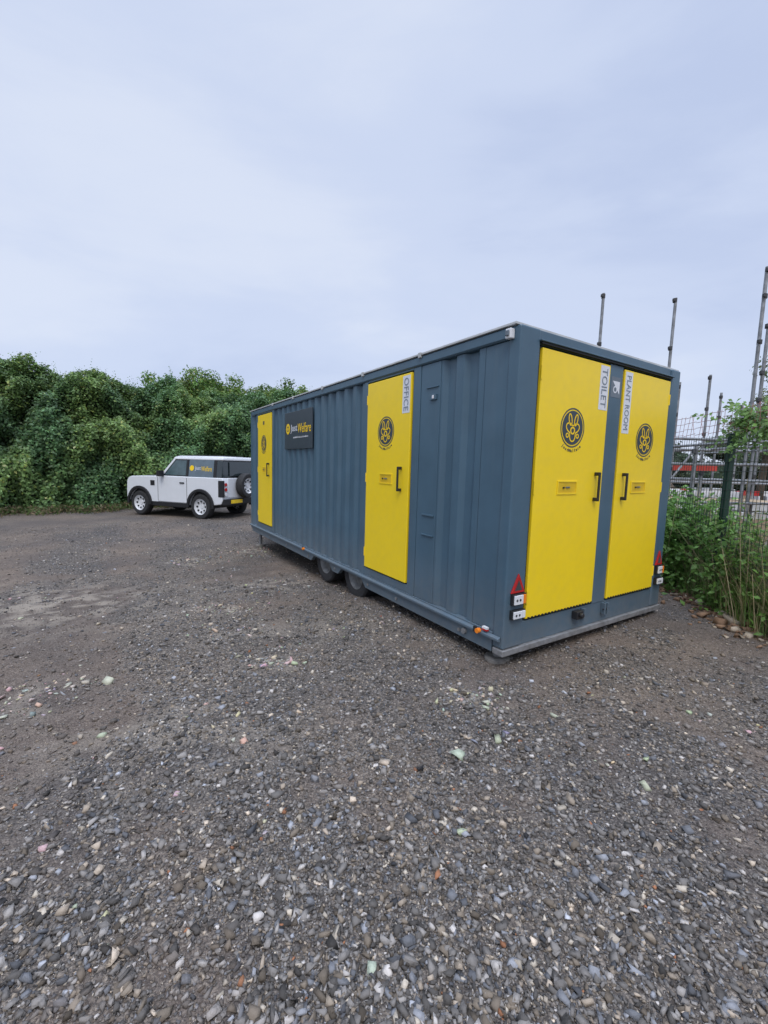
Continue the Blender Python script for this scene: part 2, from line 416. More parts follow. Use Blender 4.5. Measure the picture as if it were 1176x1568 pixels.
b=B(); b.prism(railpoly(),'x',-.004,.05); b.prism(railpoly(),'x',W-.05,W+.004)
b.make('bottom_rails',[M_blue],cab,bevel=.003)
b=B(); b.prism([(-.006,.268),(-.034,.255),(-.034,.235),(-.006,.226)],'y',.02,LEN-.02)
b.make('rail_ridge',[M_blue],cab,bevel=.003)
b=B()
for s in (.47,1.42,2.0,2.86,3.75,4.7,5.6): b.cyl((-.004,s,.175),(-.014,s,.175),.016,12,0)
b.cyl((-.004,.40,.19),(-.03,.40,.19),.024,16,0)
b.make('rail_bolts',[M_galv],cab)
b=B(); 
for s in (.215,3.86): 
    b.cyl((-.03,s,.262),(-.062,s,.262),.02,14,1); b.box(-.05,-.0345,s+.02,s+.05,.24,.285,0)
b.make('side_markers',[M_black,M_orange],cab)
b=B(); b.box(-.03,-.0045,.14,.19,.275,.288,0); b.box(-.03,-.0045,.14,.19,.289,.305,1); b.make('side_tag',[M_red,M_white],cab)
b=B(); b.box(-.045,.0,.055,.105,2.455,2.525,0); b.box(-.06,-.045,.065,.095,2.47,2.51,1); b.make('corner_lamp',[M_white,M_sgrey],cab,bevel=.006)
b=B(); b.box(-.01,.0055,.90,.985,2.13,2.18,0); b.box(-.016,-.0105,.925,.95,2.14,2.17,1)
b.box(-.006,.0055,.88,1.05,1.085,1.10,0); b.box(-.006,.0055,.88,1.05,.90,.912,0); b.box(-.004,.0055,.88,1.05,2.24,2.25,0)
b.make('service_latches',[M_blue,M_white],cab,bevel=.002)

def FR(face,p,z=0,off=0):
    if face=='end': return frame((p,-off,z),(1,0,0),(0,0,1))
    return frame((-off,p,z),(0,-1,0),(0,0,1))
def logo(name,face,p,z,off,R=.155):
    b=B()
    b.ring2(0,0,R*.93,R,0,.0012,mi=0,n=48)
    b.ring2(0,0,.0005,R*.86,0,.0012,mi=0,n=48)
    z0,z1=.0014,.0026
    def loop(pts,wd,closed=True):
        n=len(pts); V=[]
        for i in range(n):
            a=Vector(pts[(i-1)%n]);c=Vector(pts[(i+1)%n]); t=(c-a).normalized(); nn_=Vector((-t.y,t.x))
            p_=Vector(pts[i]); V+=[(p_.x+nn_.x*wd,p_.y+nn_.y*wd,z1),(p_.x-nn_.x*wd,p_.y-nn_.y*wd,z1)]
        b.add(V,[(2*i,2*i+1,2*((i+1)%n)+1,2*((i+1)%n)) for i in range(n)],1)
    tri=[]
    for i in range(40):
        t=2*math.pi*i/40; rr=R*(.40+.15*math.cos(3*(t-math.pi/2-math.pi/3)))
        tri.append((rr*1.1*math.cos(t),rr*math.sin(t)-R*.14))
    loop(tri,R*.035)
    b.ring2(0,-R*.14,R*.12,R*.20,z0,z1,mi=1,n=24)
    for sg in (-1,1):
        el=[]
        for i in range(24):
            t=2*math.pi*i/24; ex=R*.12*math.cos(t); ey=R*.29*math.sin(t); an=-sg*.25
            el.append((sg*R*.24+ex*math.cos(an)-ey*math.sin(an),R*.40+ex*math.sin(an)+ey*math.cos(an)))
        loop(el,R*.035)
        b.ring2(sg*R*.42,-R*.40,R*.07,R*.13,z0+.0002,z1+.0003,mi=1,n=18)
    o=b.make(name,[M_char,M_yel2],cab); o.matrix_local=FR(face,p,z,off)
    s="JustWelfare"; 
    for i,ch in enumerate(s):
        a=math.radians(-90+(i-5)*7.6); rr=R*1.17
        m=FR(face,p,z,off)@Matrix.Translation((rr*math.cos(a),rr*math.sin(a),.001))@Matrix.Rotation(a+math.pi/2,4,'Z')
        text('logo_letter',ch,.034,m,cab,M_char,bold=.0008)
M_recess=mat('latch_recess',(.70,.46,.01),.5)
def door(name,face,p0,p1,hinge,hp,rec,lg,off0):
    sx=1 if face=='end' else -1
    w=abs(p1-p0); c=(p0+p1)/2
    F=FR(face,c,0,off0)
    b=B(); b.box(-w/2,w/2,DZ0,DZ1,-.03,.0,0)
    o=b.make(name,[M_yel],cab,bevel=.006,seg=3)
    o.matrix_local=F
    b=B()
    k=int(w/.042)
    for i in range(k):
        xx=-w/2+.02+i*.042; b.box(xx,xx+.024,DZ0+.004,DZ0+.012,.0005,.004,0)
    if face=='end':
        o=b.make(name+'_drip_vents',[M_black],cab); o.matrix_local=F
    hx=(hp-c)*sx
    b=B(); z0,z1=1.285,1.53
    b.box(hx-.011,hx+.011,z0,z1,.034,.05,0)
    for zz in (z0,z1-.03): b.box(hx-.013,hx+.013,zz,zz+.03,.0,.048,0)
    o=b.make(name+'_handle',[M_black],cab,bevel=.005); o.matrix_local=F
    a,bb=[(q-c)*sx for q in rec]; a,bb=min(a,bb),max(a,bb)
    b=B(); t=.012; y0,y1=1.345,1.455
    b.box(a,bb,y0,y0+t,0,.006,0); b.box(a,bb,y1-t,y1,0,.006,0); b.box(a,a+t,y0+t,y1-t,0,.006,0); b.box(bb-t,bb,y0+t,y1-t,0,.006,0)
    b.box(a+t,bb-t,y0+t,y1-t,.0,.0015,1)
    mx_=(a+bb)/2; b.box(mx_-.02,mx_+.03,1.397,1.408,.002,.008,2); b.cyl((mx_-.05,1.40,.0),(mx_-.05,1.40,.012),.008,12,3)
    o=b.make(name+'_latch',[M_yel,M_recess,M_sgrey,M_black],cab,bevel=.0015); o.matrix_local=F
    hx2=(-w/2 if hinge<0 else w/2)
    b=B()
    for zz in (.55,1.4,2.25): b.cyl((hx2,zz-.05,.001),(hx2,zz+.05,.001),.006,8,0)
    o=b.make(name+'_hinges',[M_yel],cab); o.matrix_local=F
    logo(name+'_emblem',face,lg[0],lg[1],off0+.0005)
door('toilet_door','end',.24,1.128,-1,1.02,(.515,.772),(.66,1.875),.004)
door('plant_room_door','end',1.352,2.17,1,1.45,(1.60,1.86),(1.775,1.84),.004)
door('office_door','side',1.27,2.09,-1,1.396,(1.557,1.80),(1.70,1.89),.012)
door('side_door','side',5.50,6.31,-1,5.62,(5.78,6.03),(5.93,1.89),.012)

def sticker(name,face,p0,p1,z0,z1,off,body,size):
    b=B(); w=abs(p1-p0); h=z1-z0
    b.box(-w/2,w/2,-h/2,h/2,0,.001); o=b.make(name,[M_stick],cab)
    F=FR(face,(p0+p1)/2,(z0+z1)/2,off); o.matrix_local=F
    m=F@Matrix.Translation((0,0,.0025))@Matrix.Rotation(-math.pi/2,4,'Z')
    text(name+'_text',body,size,m,cab,M_letter,bold=.0,fit=(h*.88,w*.6))
sticker('toilet_sticker','end',.985,1.11,2.05,2.41,.0045,'TOILET',.115)
sticker('plant_room_sticker','end',1.365,1.48,1.88,2.41,.0045,'PLANT ROOM',.115)
sticker('office_sticker','side',1.285,1.41,2.05,2.405,.0125,'OFFICE',.115)
b=B(); b.box(-.05,.05,-.045,.045,0,.001,0); b.box(-.04,.04,-.035,.03,.0012,.0022,1); o=b.make('side_door_label',[M_yel2,M_char],cab); o.matrix_local=FR('side',5.93,2.27,.0125)
b=B(); b.box(-.075,.075,-.085,.085,0,.001,0); b.add([(-.055,.05,.0016),(.055,-.055,.0016),(.055,.05,.0016)],[(0,1,2)],1)
b.ring2(-.01,-.02,.02,.03,.001,.002,mi=1,n=20)
o=b.make('warning_plate',[M_sgrey,M_stick],cab); o.matrix_local=FR('end',1.24,2.26,-.0055)
b=B(); b.box(-.008,.011,3.66,4.80,1.76,2.34,0); b.make('sign_board',[M_char],cab,bevel=.004)
b=B(); b.ring2(0,0,.0005,.085,0,.002,mi=0,n=32); b.ring2(0,0,.03,.045,.0022,.003,mi=1,n=20)
o=b.make('sign_emblem',[M_yel2,M_char],cab); o.matrix_local=FR('side',4.64,2.08,.0085)
text('sign_text_just','Just',.17,FR('side',4.375,2.07,.010),cab,M_stick,bold=.0,fit=(.29,.14))
text('sign_text_welfare','Welfare',.17,FR('side',3.955,2.07,.010),cab,M_yel2,bold=.0,fit=(.51,.14))
text('sign_text_small','sustainable site accommodation',.045,FR('side',4.10,1.94,.010),cab,M_stick,fit=(.6,.03))
for (u0,u1) in [(.05,.20),(W-.16,W-.03)]:
    b=B(); uc=(u0+u1)/2
    b.add([(u0,-.014,.605),(u1,-.014,.605),(uc,-.014,.75),(u0,-.001,.605),(u1,-.001,.605),(uc,-.001,.75)],[(0,1,2),(5,4,3),(0,3,4,1),(1,4,5,2),(2,5,3,0)],1)
    b.add([(u0+.033,-.0145,.623),(u1-.033,-.0145,.623),(uc,-.0145,.705)],[(0,1,2)],4)
    for z0,z1 in ((.515,.60),(.405,.475)):
        b.box(u0+.005,u1-.005,-.03,-.001,z0,z1,0)
        b.box(u0+.012,u1-.045,-.042,-.0305,z0+.008,z1-.008,2)
        b.box(u1-.042,u1-.012,-.042,-.0305,z0+.008,z1-.008,3 if z0>.5 else 2)
        for k in range(2): b.cyl((u0+.035+.035*k,-.0425,(z0+z1)/2),(u0+.035+.035*k,-.046,(z0+z1)/2),.010,10,4)
    b.make('rear_lamps',[M_black,M_red,M_white,M_orange,M_chas],cab,bevel=.003)
b=B(); b.box(.86,.95,-.045,.01,.27,.34,0); b.cyl((.9,-.046,.31),(.9,-.075,.31),.022,14,0); b.make('tow_socket',[M_black],cab,bevel=.006)
b=B(); 
for u in (.985,1.30,1.345): b.box(u,u+.022,-.03,.01,.24,.345,0)
b.cyl((1.29,-.02,.29),(1.38,-.02,.29),.008,8,1); b.make('latch_brackets',[M_blue,M_black],cab,bevel=.004)
for side in (0,1):
    for s in (2.42,3.30):
        b=B(); cx=.06 if side==0 else W-.26; c=(cx,s,.195); 
        prof=[(.19,0),(.2,-.005),(.29,.0),(.31,.02),(.31,.18),(.29,.2),(.19,.2)]
        b.lathe(prof,c,'x',36,0)
        if side: b.lathe([(.001,.15),(.06,.17),(.075,.15),(.15,.145),(.175,.18),(.195,.195),(.195,.02)],c,'x',28,1)
        else: b.lathe([(.001,.05),(.06,.03),(.075,.05),(.15,.055),(.175,.02),(.195,.005),(.195,.18)],c,'x',28,1)
        b.make('trailer_wheel',[M_rub,M_hub],cab,smooth=True,auto=40)
b=B()
for (u,s) in ((.13,.16),(W-.14,.14),(.14,LEN-.2),(W-.14,LEN-.2)):
    wx=C0[0]+u*Ly+s*Lx; wy=C0[1]-u*Lx+s*Ly; g=float(gz(wx,wy))
    b.lathe([(.001,.0),(.08,.0),(.10,-.012),(.10,-.06)],(u,s,g+.03),'z',18,1)
    b.cyl((u,s,g+.028),(u,s,.125),.035,12,0)
b.make('support_jacks',[M_galv,M_conc],cab,bevel=.003)

# ------------------------------------------------------------------ car
M_cw=mat('white_car_paint',(.70,.72,.74),.25,var=.02,coat=.5)
M_glass=mat('tinted_glass',(.02,.03,.034),.06,var=.1,coat=.4)
M_glass2=mat('clear_glass',(.07,.11,.12),.05,var=.2)
M_cgrey=mat('grey_car_wrap',(.12,.16,.19),.35)
M_trim=mat('black_trim',(.014,.014,.016),.5)
M_rim=mat('white_steel_rim',(.68,.69,.70),.35)
M_plate=mat('yellow_plate',(.8,.55,.02),.4)
cz=float(gz(-6.2,13.2))
hd=(-.941,.338)
near=(-5.52,12.76)
hw=.90
left=(-hd[1],hd[0])
ox=near[0]-left[0]*(hw-.03); oy=near[1]-left[1]*(hw-.03)
car=empty('parked_off_road_car',(ox,oy,cz-.01),math.atan2(hd[1],hd[0]))
car.scale=(.94,.98,.98)
def arc(cx,cz_,r,a0,a1,n=12): return [(cx+r*math.cos(math.radians(a0+(a1-a0)*i/n)),cz_+r*math.sin(math.radians(a0+(a1-a0)*i/n))) for i in range(n+1)]
WB=2.587
prof=[(-.80,.50),(-.86,.62),(-.87,1.0),(-.86,1.27),(-.84,1.30)]
prof+=[(1.72,1.30),(1.80,1.285),(2.5,1.27),(2.95,1.25),(3.10,1.20),(3.17,1.08),(3.19,.8),(3.19,.55),(3.09,.47)]
prof+=arc(WB,.40,.47,8,175)[0:]
prof+=[(WB-.5,.40),(.5,.40)]
prof+=arc(0,.40,.47,5,175)
prof+=[(-.5,.46)]
b=B(); b.prism(prof,'y',-hw+.03,hw-.03); b.make('body',[M_cw],car,bevel=.035,seg=3,smooth=True,auto=40)
b=B()
b.box(.49,WB-.49,-hw+.02,hw-.02,.33,.47,0)
b.box(-.92,-.62,-hw+.05,hw-.05,.48,.66,0)
b.box(3.0,3.23,-hw+.06,hw-.06,.42,.66,0)
b.box(-.4,3.0,-.7,.7,.35,.6,0)
for cx in (0,WB):
    for sg in (-1,1):
        y0,y1=(hw-.028,hw+.022) if sg>0 else (-hw-.022,-hw+.028)
        po=arc(cx,.40,.545,-5,185,16); pi=arc(cx,.40,.455,-5,185,16)
        b.prism(po+pi[::-1],'y',y0,y1,0)
b.make('trim_and_bumpers',[M_trim],car,bevel=.012)
b=B()
for cx in (0,WB):
    po=arc(cx,.40,.468,0,180,14)
    b.prism(po,'y',-hw+.1,-hw+.34,0); b.prism(po,'y',hw-.34,hw-.1,0)
b.make('wheel_wells',[M_dark],car)
def loft(b,z0,z1,xa0,xb0,xa1,xb1,y0,y1,mi):
    b.add([(xa0,-y0,z0),(xb0,-y0,z0),(xb0,y0,z0),(xa0,y0,z0),(xa1,-y1,z1),(xb1,-y1,z1),(xb1,y1,z1),(xa1,y1,z1)],
          [(0,3,2,1),(4,5,6,7),(0,1,5,4),(1,2,6,5),(2,3,7,6),(3,0,4,7)],mi)
GZ0,GZ1=1.295,1.83; yb,yt=.845,.775
b=B(); loft(b,GZ0,GZ1,-.84,1.68,-.80,1.16,yb,yt,0); b.make('greenhouse',[M_glass],car,bevel=.03,smooth=True,auto=40)
b=B(); 
loft(b,GZ1-.005,1.90,-.83,1.2,-.82,1.13,yt+.015,yt-.0,0); loft(b,1.90,1.945,-.82,1.13,-.74,.98,yt-.0,yt-.09,0)
b.make('roof',[M_cw],car,bevel=.02,smooth=True,auto=30)
b=B(); b.box(-.5,.9,-.5,.5,1.945,1.975,0); b.make('roof_panel',[M_trim],car,bevel=.01)
def sp_(x,z,sg,o=.004):
    t=(z-GZ0)/(GZ1-GZ0); return (x,sg*(yb+(yt-yb)*t+o),z)
def sidepatch(b,pts,sg,mi,o=.004,th=.02):
    outer=[sp_(x,z,sg,o) for x,z in pts]; inner=[sp_(x,z,sg,o-th) for x,z in pts]; n=len(pts)
    b.add(outer+inner,[tuple(range(n)),tuple(range(2*n-1,n-1,-1))]+[(i,(i+1)%n,n+(i+1)%n,n+i) for i in range(n)],mi)
b=B()
for sg in (-1,1):
    sidepatch(b,[(-.48,GZ0),(.50,GZ0),(.50,GZ1),(-.48,GZ1)],sg,1,.008)
    sidepatch(b,[(-.60,GZ0),(-.50,GZ0),(-.50,GZ1),(-.60,GZ1)],sg,2,.009)
    sidepatch(b,[(.52,GZ0),(.60,GZ0),(.60,GZ1),(.52,GZ1)],sg,2,.009)
    sidepatch(b,[(1.58,GZ0),(1.69,GZ0),(1.17,GZ1),(1.08,GZ1)],sg,0,.009)
    sidepatch(b,[(.62,GZ0+.04),(1.50,GZ0+.04),(1.06,GZ1-.04),(.62,GZ1-.04)],sg,3,.006)
b.make('pillars_and_panels',[M_cw,M_cgrey,M_trim,M_glass2],car,bevel=.004)
b=B()
for sg in (-1,1):
    y0,y1=sorted((sg*(hw-.031),sg*(hw-.0265)))
    for x in (.56,1.78): b.box(x-.008,x+.008,y0,y1,.5,1.26,0)
    b.box(.56,1.78,y0,y1,.475,.487,0)
    b.box(.66,.84,min(y0,sg*(hw-.005)),max(y1,sg*(hw-.005)),1.08,1.12,0)
    b.box(1.92,2.10,*sorted((sg*(hw-.031),sg*(hw-.02))),.98,1.14,0)
    b.box(1.50,1.62,*sorted((sg*(hw-.02),sg*(hw+.16))),1.28,1.46,0)
    b.box(-.88,-.70,*sorted((sg*(hw-.1),sg*(hw-.024))),.72,1.22,0)
b.box(2.1,2.9,-.35,.35,1.255,1.285,0)
b.make('details',[M_trim],car,bevel=.006)
b=B()
b.box(-.876,-.862,-.62,.62,.70,1.28,0)
b.make('rear_door',[M_cw],car,bevel=.004)
b=B(); b.add([(-.868,-.55,1.36),(-.868,.55,1.36),(-.835,.52,1.78),(-.835,-.52,1.78)],[(0,1,2,3)],0); b.make('rear_window',[M_glass],car)
b=B()
for sg in (-1,1):
    for z in (.80,.95,1.10): b.cyl((-.88,sg*.74,z),(-.895,sg*.74,z),.052,16,1 if z>.9 else 0)
b.make('tail_lamps',[M_white,M_red],car)
b=B(); b.box(-.935,-.921,.30-.26,.30+.26,.52,.63,0); b.make('number_plate',[M_plate],car)
b=B()
for sg in (-1,1): b.cyl((3.15,sg*.68,.98),(3.20,sg*.68,.98),.10,20,0)
b.box(3.16,3.205,-.5,.5,.86,1.1,1); b.make('head_lamps_and_grille',[M_glass2,M_trim],car,bevel=.004)
def wheel(b,c,axis,sg,R=.395,w=.25):
    b.lathe([(.245,-w/2),(.26,-w/2-.005),(.36,-w/2),(R-.01,-w/2+.03),(R,-w/4),(R,w/4),(R-.01,w/2-.03),(.36,w/2),(.26,w/2+.005),(.245,w/2)],c,axis,36,0)
    o=sg
    b.lathe([(.001,o*(w/2-.06)),(.06,o*(w/2-.06)),(.065,o*(w/2-.075)),(.13,o*(w/2-.07)),(.19,o*(w/2-.04)),(.215,o*(w/2-.06)),(.235,o*(w/2-.02)),(.25,o*(w/2+.003))],c,axis,32,1)
    for i in range(8):
        t=2*math.pi*i/8; dx,dz=math.cos(t)*.165,math.sin(t)*.165
        e=o*(w/2-.05); e2=o*(w/2-.034)
        if axis=='y': b.cyl((c[0]+dx,c[1]+e-o*.01,c[2]+dz),(c[0]+dx,c[1]+e2,c[2]+dz),.03,10,2)
        else: b.cyl((c[0]+e-o*.01,c[1]+dx,c[2]+dz),(c[0]+e2,c[1]+dx,c[2]+dz),.03,10,2)
for cx in (0,WB):
    for sg in (-1,1):
        b=B(); wheel(b,(cx,sg*(hw-.13),.395),'y',sg); b.make('wheel',[M_rub,M_rim,M_dark],car,smooth=True,auto=40)
b=B(); wheel(b,(-1.01,-.05,1.06),'x',-1,R=.39,w=.24); b.make('spare_wheel',[M_rub,M_rim,M_dark],car,smooth=True,auto=40)
b=B(); b.box(-.95,-.87,-.2,.1,.95,1.17); b.make('spare_carrier',[M_trim],car)
FL=lambda x,z:frame((x,yb+(yt-yb)*((z-GZ0)/(GZ1-GZ0))+.011,z),(-1,0,0),(0,-(yb-yt),GZ1-GZ0))
b=B(); b.ring2(0,0,.0005,.085,0,.002,n=24); o=b.make('wrap_emblem',[M_yel2],car); o.matrix_local=FL(.38,1.57)
text('wrap_text_just','Just',.2,FL(.14,1.56),car,M_stick,fit=(.23,.15))
text('wrap_text_welfare','Welfare',.2,FL(-.21,1.56),car,M_yel2,fit=(.42,.15))

# ------------------------------------------------------------------ foliage
M_leaf=attr_mat('leaf_foliage',.5,trans=.3,spec=.4)
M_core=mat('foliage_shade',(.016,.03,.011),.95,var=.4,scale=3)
M_bark=mat('bark',(.09,.07,.05),.9,var=.3,scale=12,bump=.5)
def leaves_mesh(name,P,Nn,size,col,asp=.62,mats=None):
    n=len(P)
    Nn=Nn/np.linalg.norm(Nn,axis=1,keepdims=True)
    R=rng.normal(size=(n,3)); T=np.cross(Nn,R); T/=np.linalg.norm(T,axis=1,keepdims=True)
    Bt=np.cross(Nn,T); s=size[:,None]
    V=np.stack([P-T*s*.5, P-T*s*.02+Bt*s*asp*.5+Nn*s*.08, P+T*s*.55-Nn*s*.12, P-T*s*.02-Bt*s*asp*.5+Nn*s*.08],1)
    F=(np.arange(n)[:,None]*4+np.arange(4)[None])
    return np_mesh(name,V.reshape(-1,3),F,4,mats or [M_leaf],np.repeat(col,4,axis=0))
def leaf_cols(n,base,dev=.3,warm=.15):
    k=rng.lognormal(0,dev,(n,1)); c=np.array(base)[None]*k
    w=rng.random(n)<warm; c[w]*=np.array([1.7,1.3,1.0])
    return np.clip(c,.005,.35)
def ell_leaves(cent,rad,per,base,size,warm=.12,clumpdev=.22):
    P=[];Nn=[];S=[];C=[]
    for c,r in zip(cent,rad):
        k=int(per*r*r); d=rng.normal(size=(k,3)); d/=np.linalg.norm(d,axis=1,keepdims=True)
        rr=r*(1-.6*rng.random(k)**1.6)*(1+.2*np.sin(d[:,0]*7+c[0]*3)*np.cos(d[:,1]*6+d[:,2]*5+c[1]))
        P.append(np.array(c)+d*rr[:,None]*np.array([1,1,.85])); Nn.append(d+rng.normal(0,.6,(k,3))+np.array([0,0,.3]))
        S.append(rng.uniform(size*.65,size*1.3,k))
        C.append(leaf_cols(k,np.array(base)*random.uniform(1-clumpdev,1+clumpdev)*np.array([random.uniform(.85,1.2),1,random.uniform(.85,1.15)]),.28,warm)*(.6+.4*(rr/r)[:,None]))  # inner shade put into leaf colour, darker towards each clump's centre
    return np.concatenate(P),np.concatenate(Nn),np.concatenate(S),np.concatenate(C)
path=np.array([(-30,4),(-21,9.2),(-14.6,14.2),(-10.8,17.2),(-6.2,20.5),(-1.5,25),(4,32)],float)
pl=np.concatenate([[0],np.cumsum(np.linalg.norm(np.diff(path,axis=0),axis=1))])
def hpos(t,ph,dep):
    x0=np.interp(t,pl,path[:,0]); y0=np.interp(t,pl,path[:,1])
    dx=np.interp(t+.8,pl,path[:,0])-np.interp(t-.8,pl,path[:,0]); dy=np.interp(t+.8,pl,path[:,1])-np.interp(t-.8,pl,path[:,1])
    l=np.hypot(dx,dy)+1e-9; nxn,nyn=dy/l,-dx/l
    h=np.interp(t,[0,14,16.2,17.2,18.3,19.3,20.6,22,23.4,24.4,26,27.2,29,30.5,32,34,36,44],[4.6,4.6,4.3,4.15,4.95,4.7,5.2,5.0,5.3,4.6,4.3,4.7,4.45,5.05,4.5,4.8,4.4,4.5])
    wv_=ph*2.6
    disp=(fbm(t*.55,wv_*.55,201,2)-.5)*2.1+(fbm(t*1.7,wv_*1.7,211,2)-.5)*1.3+(vnoise(t*4.5,wv_*4.5,221)-.5)*.5
    disp=disp*np.where(ph>1.2,.85,1)
    c,s=np.cos(ph),np.sin(ph)
    off=2.4*np.sign(c)*np.abs(c)**.75*(1+(disp-dep)/2.4)
    z=(h-.1)*np.abs(s)**.8*(1+(disp*.75-dep)/h)
    P=np.stack([x0+nxn*off,y0+nyn*off,gz(x0,y0)+z],-1)
    Nn=np.stack([nxn*c,nyn*c,s*.9],-1)
    return P,Nn,disp
hedge=empty('hedge')
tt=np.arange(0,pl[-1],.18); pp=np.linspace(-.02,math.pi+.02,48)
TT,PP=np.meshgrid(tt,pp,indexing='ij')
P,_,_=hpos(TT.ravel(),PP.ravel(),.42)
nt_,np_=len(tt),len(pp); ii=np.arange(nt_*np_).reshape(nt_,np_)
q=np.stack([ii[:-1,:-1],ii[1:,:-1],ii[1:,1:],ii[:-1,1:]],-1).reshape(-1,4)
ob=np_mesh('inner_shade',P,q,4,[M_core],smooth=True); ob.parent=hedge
def hleaves(n,t0,t1,p0,p1,size):
    t=rng.uniform(t0,t1,n); ph=rng.uniform(p0,p1,n); dep=.42*rng.random(n)**1.2-.10
    P,Nn,disp=hpos(t,ph,dep)
    P+=rng.normal(0,.03,P.shape)
    Nn=Nn+rng.normal(0,.6,(n,3))+np.array([0,0,.35])
    sp_n=fbm(t*.8+9,ph*2.2,231,3)
    a=np.array([.10,.178,.056]);c=np.array([.16,.25,.070]);e=np.array([.066,.145,.062])
    k=ss((sp_n-.35)/.3)[:,None]
    col=e*(1-k)+c*k; col=col*.65+a*.35
    col=col*rng.lognormal(0,.33,(n,1))
    w=rng.random(n)<.09; col[w]*=np.array([1.8,1.45,1.1])
    col*=(1.05+.5*disp[:,None]-.5*np.clip(dep,0,1)[:,None])  # occlusion put into leaf colour: darker at depth and in hollows
    return P,Nn,rng.uniform(size*.6,size*1.35,n),np.clip(col,.008,.42)
parts=[hleaves(230000,16,37,0,2.1,.100),hleaves(30000,0,16,0,2.4,.16),hleaves(26000,16,44,2.0,3.1,.17),hleaves(9000,37,44,0,2.1,.16)]
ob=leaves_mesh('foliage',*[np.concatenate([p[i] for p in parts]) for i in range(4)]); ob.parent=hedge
n=1300; t=rng.uniform(14,40,n); ph=rng.uniform(.75,2.0,n)
P0,N0,_=hpos(t,ph,.05)
P=[];Nn=[];S=[];C=[]
for i in range(n):
    d=Vector((random.gauss(0,.5),random.gauss(0,.5),1.0))+Vector(N0[i])*.6; d.normalize(); ln=random.uniform(.12,.6)
    bc=np.array((.14,.235,.065))*random.uniform(.7,1.3)
    for k in range(11):
        q_=Vector(P0[i])+d*ln*k/10; P.append(q_+Vector((random.gauss(0,.04),random.gauss(0,.04),random.gauss(0,.03)))); Nn.append((random.gauss(0,1),random.gauss(0,1),.6)); S.append(random.uniform(.05,.10)*(1.2-k/14))
        C.append(bc*random.uniform(.8,1.25))
ob=leaves_mesh('shoots',np.array(P),np.array(Nn),np.array(S),np.array(C)); ob.parent=hedge
n=14000; t=rng.uniform(12,34,n); P0,N0,_=hpos(t,np.full(n,.02),0)
P0[:,:2]+=N0[:,:2]*rng.normal(.1,.35,(n,1)); P0[:,2]=gz(P0[:,0],P0[:,1])+rng.random(n)*.25
dry=rng.random((n,1))<.45
cg=np.where(dry,np.array([[.27,.21,.125]]),np.array([[.11,.17,.05]]))*rng.uniform(.6,1.3,(n,1))
ob=leaves_mesh('foot_grass',P0,rng.normal(size=(n,3))*np.array([1,1,.3]),rng.uniform(.06,.14,n),cg,asp=.3); ob.parent=hedge

def tree(name,x,y,h,crown,base,per=420,size=.13,sub=9):
    root=empty(name,(0,0,0)); g=float(gz(x,y))
    b=B(); b.cyl((x,y,g-.1),(x+.1,y,g+h*.5),.16,10,0,.11)
    for c,r in crown: b.cyl((x+.1,y,g+h*.42),(x+c[0],y+c[1],g+c[2]),.06,7,0,.02)
    b.make('trunk_and_limbs',[M_bark],root,smooth=True)
    ce=[];ra=[]
    for c,r in crown:
        for k in range(sub):
            ce.append((x+c[0]+random.gauss(0,r*.5),y+c[1]+random.gauss(0,r*.5),g+c[2]+random.gauss(0,r*.4))); ra.append(r*random.uniform(.3,.6))
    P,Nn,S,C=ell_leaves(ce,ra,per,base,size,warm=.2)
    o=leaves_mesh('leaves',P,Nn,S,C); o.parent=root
    return root
tree('tree',-9.0,21.5,6.2,[((0,0,5.3),.9),((.8,.2,5.4),.9),((-.8,0,5.1),.9),((.3,-.3,4.6),1.1),((1.4,0,4.9),.8),((-1.5,0,4.8),.8)],(.14,.25,.06),per=900)
tree('tree',-7.2,24,6.0,[((0,0,5.0),1.0),((1.1,.2,5.3),.8),((-.9,0,4.9),.9)],(.10,.17,.055),per=900)

# ------------------------------------------------------------------ fence
M_fgreen=mat('green_fence_paint',(.015,.055,.035),.5)
M_wire=mat('fence_wire',(.07,.09,.08),.5,.5)
M_rustw=mat('pink_twine',(.42,.2,.18),.8)
fe=empty('mesh_fence')
fx=lambda y:3.62+.13*(y-3.9)
b=B()
for y in (2.16,4.66,7.16,9.66,12.16):
    g=float(gz(fx(y),y)); b.box(fx(y)-.03,fx(y)+.03,y-.03,y+.03,g-.2,g+1.85)
    b.box(fx(y)-.035,fx(y)+.035,y-.035,y+.035,g+1.85,g+1.87)
b.make('posts',[M_fgreen],fe,bevel=.005)
b=B()
y=1.8
while y<12.2:
    g=float(gz(fx(y),y)); x=fx(y)-.034
    b.cyl((x,y,g+.03),(x,y,g+1.86),.0028,3,0); y+=.05
for zz in np.arange(.08,1.86,.1):
    for a in np.arange(1.8,12,1.0):
        b.cyl((fx(a)-.037,a,.1+zz),(fx(a+1)-.037,a+1,.1+zz),.003,3,0)
b.make('wire_mesh',[M_wire],fe)
b=B()
for zz in (2.02,2.09,2.17,2.24):
    for a in np.arange(1.8,12,.25):
        b.cyl((fx(a)-.03,a,zz+random.uniform(-.012,.012)),(fx(a+.25)-.03,a+.25,zz+random.uniform(-.012,.012)),.0032,4,0)
for a in np.arange(1.8,12,.09): b.cyl((fx(a)-.03,a,1.98),(fx(a)-.03,a+random.uniform(-.05,.09),2.26),.0026,3,0)
b.make('top_netting',[M_rustw],fe)

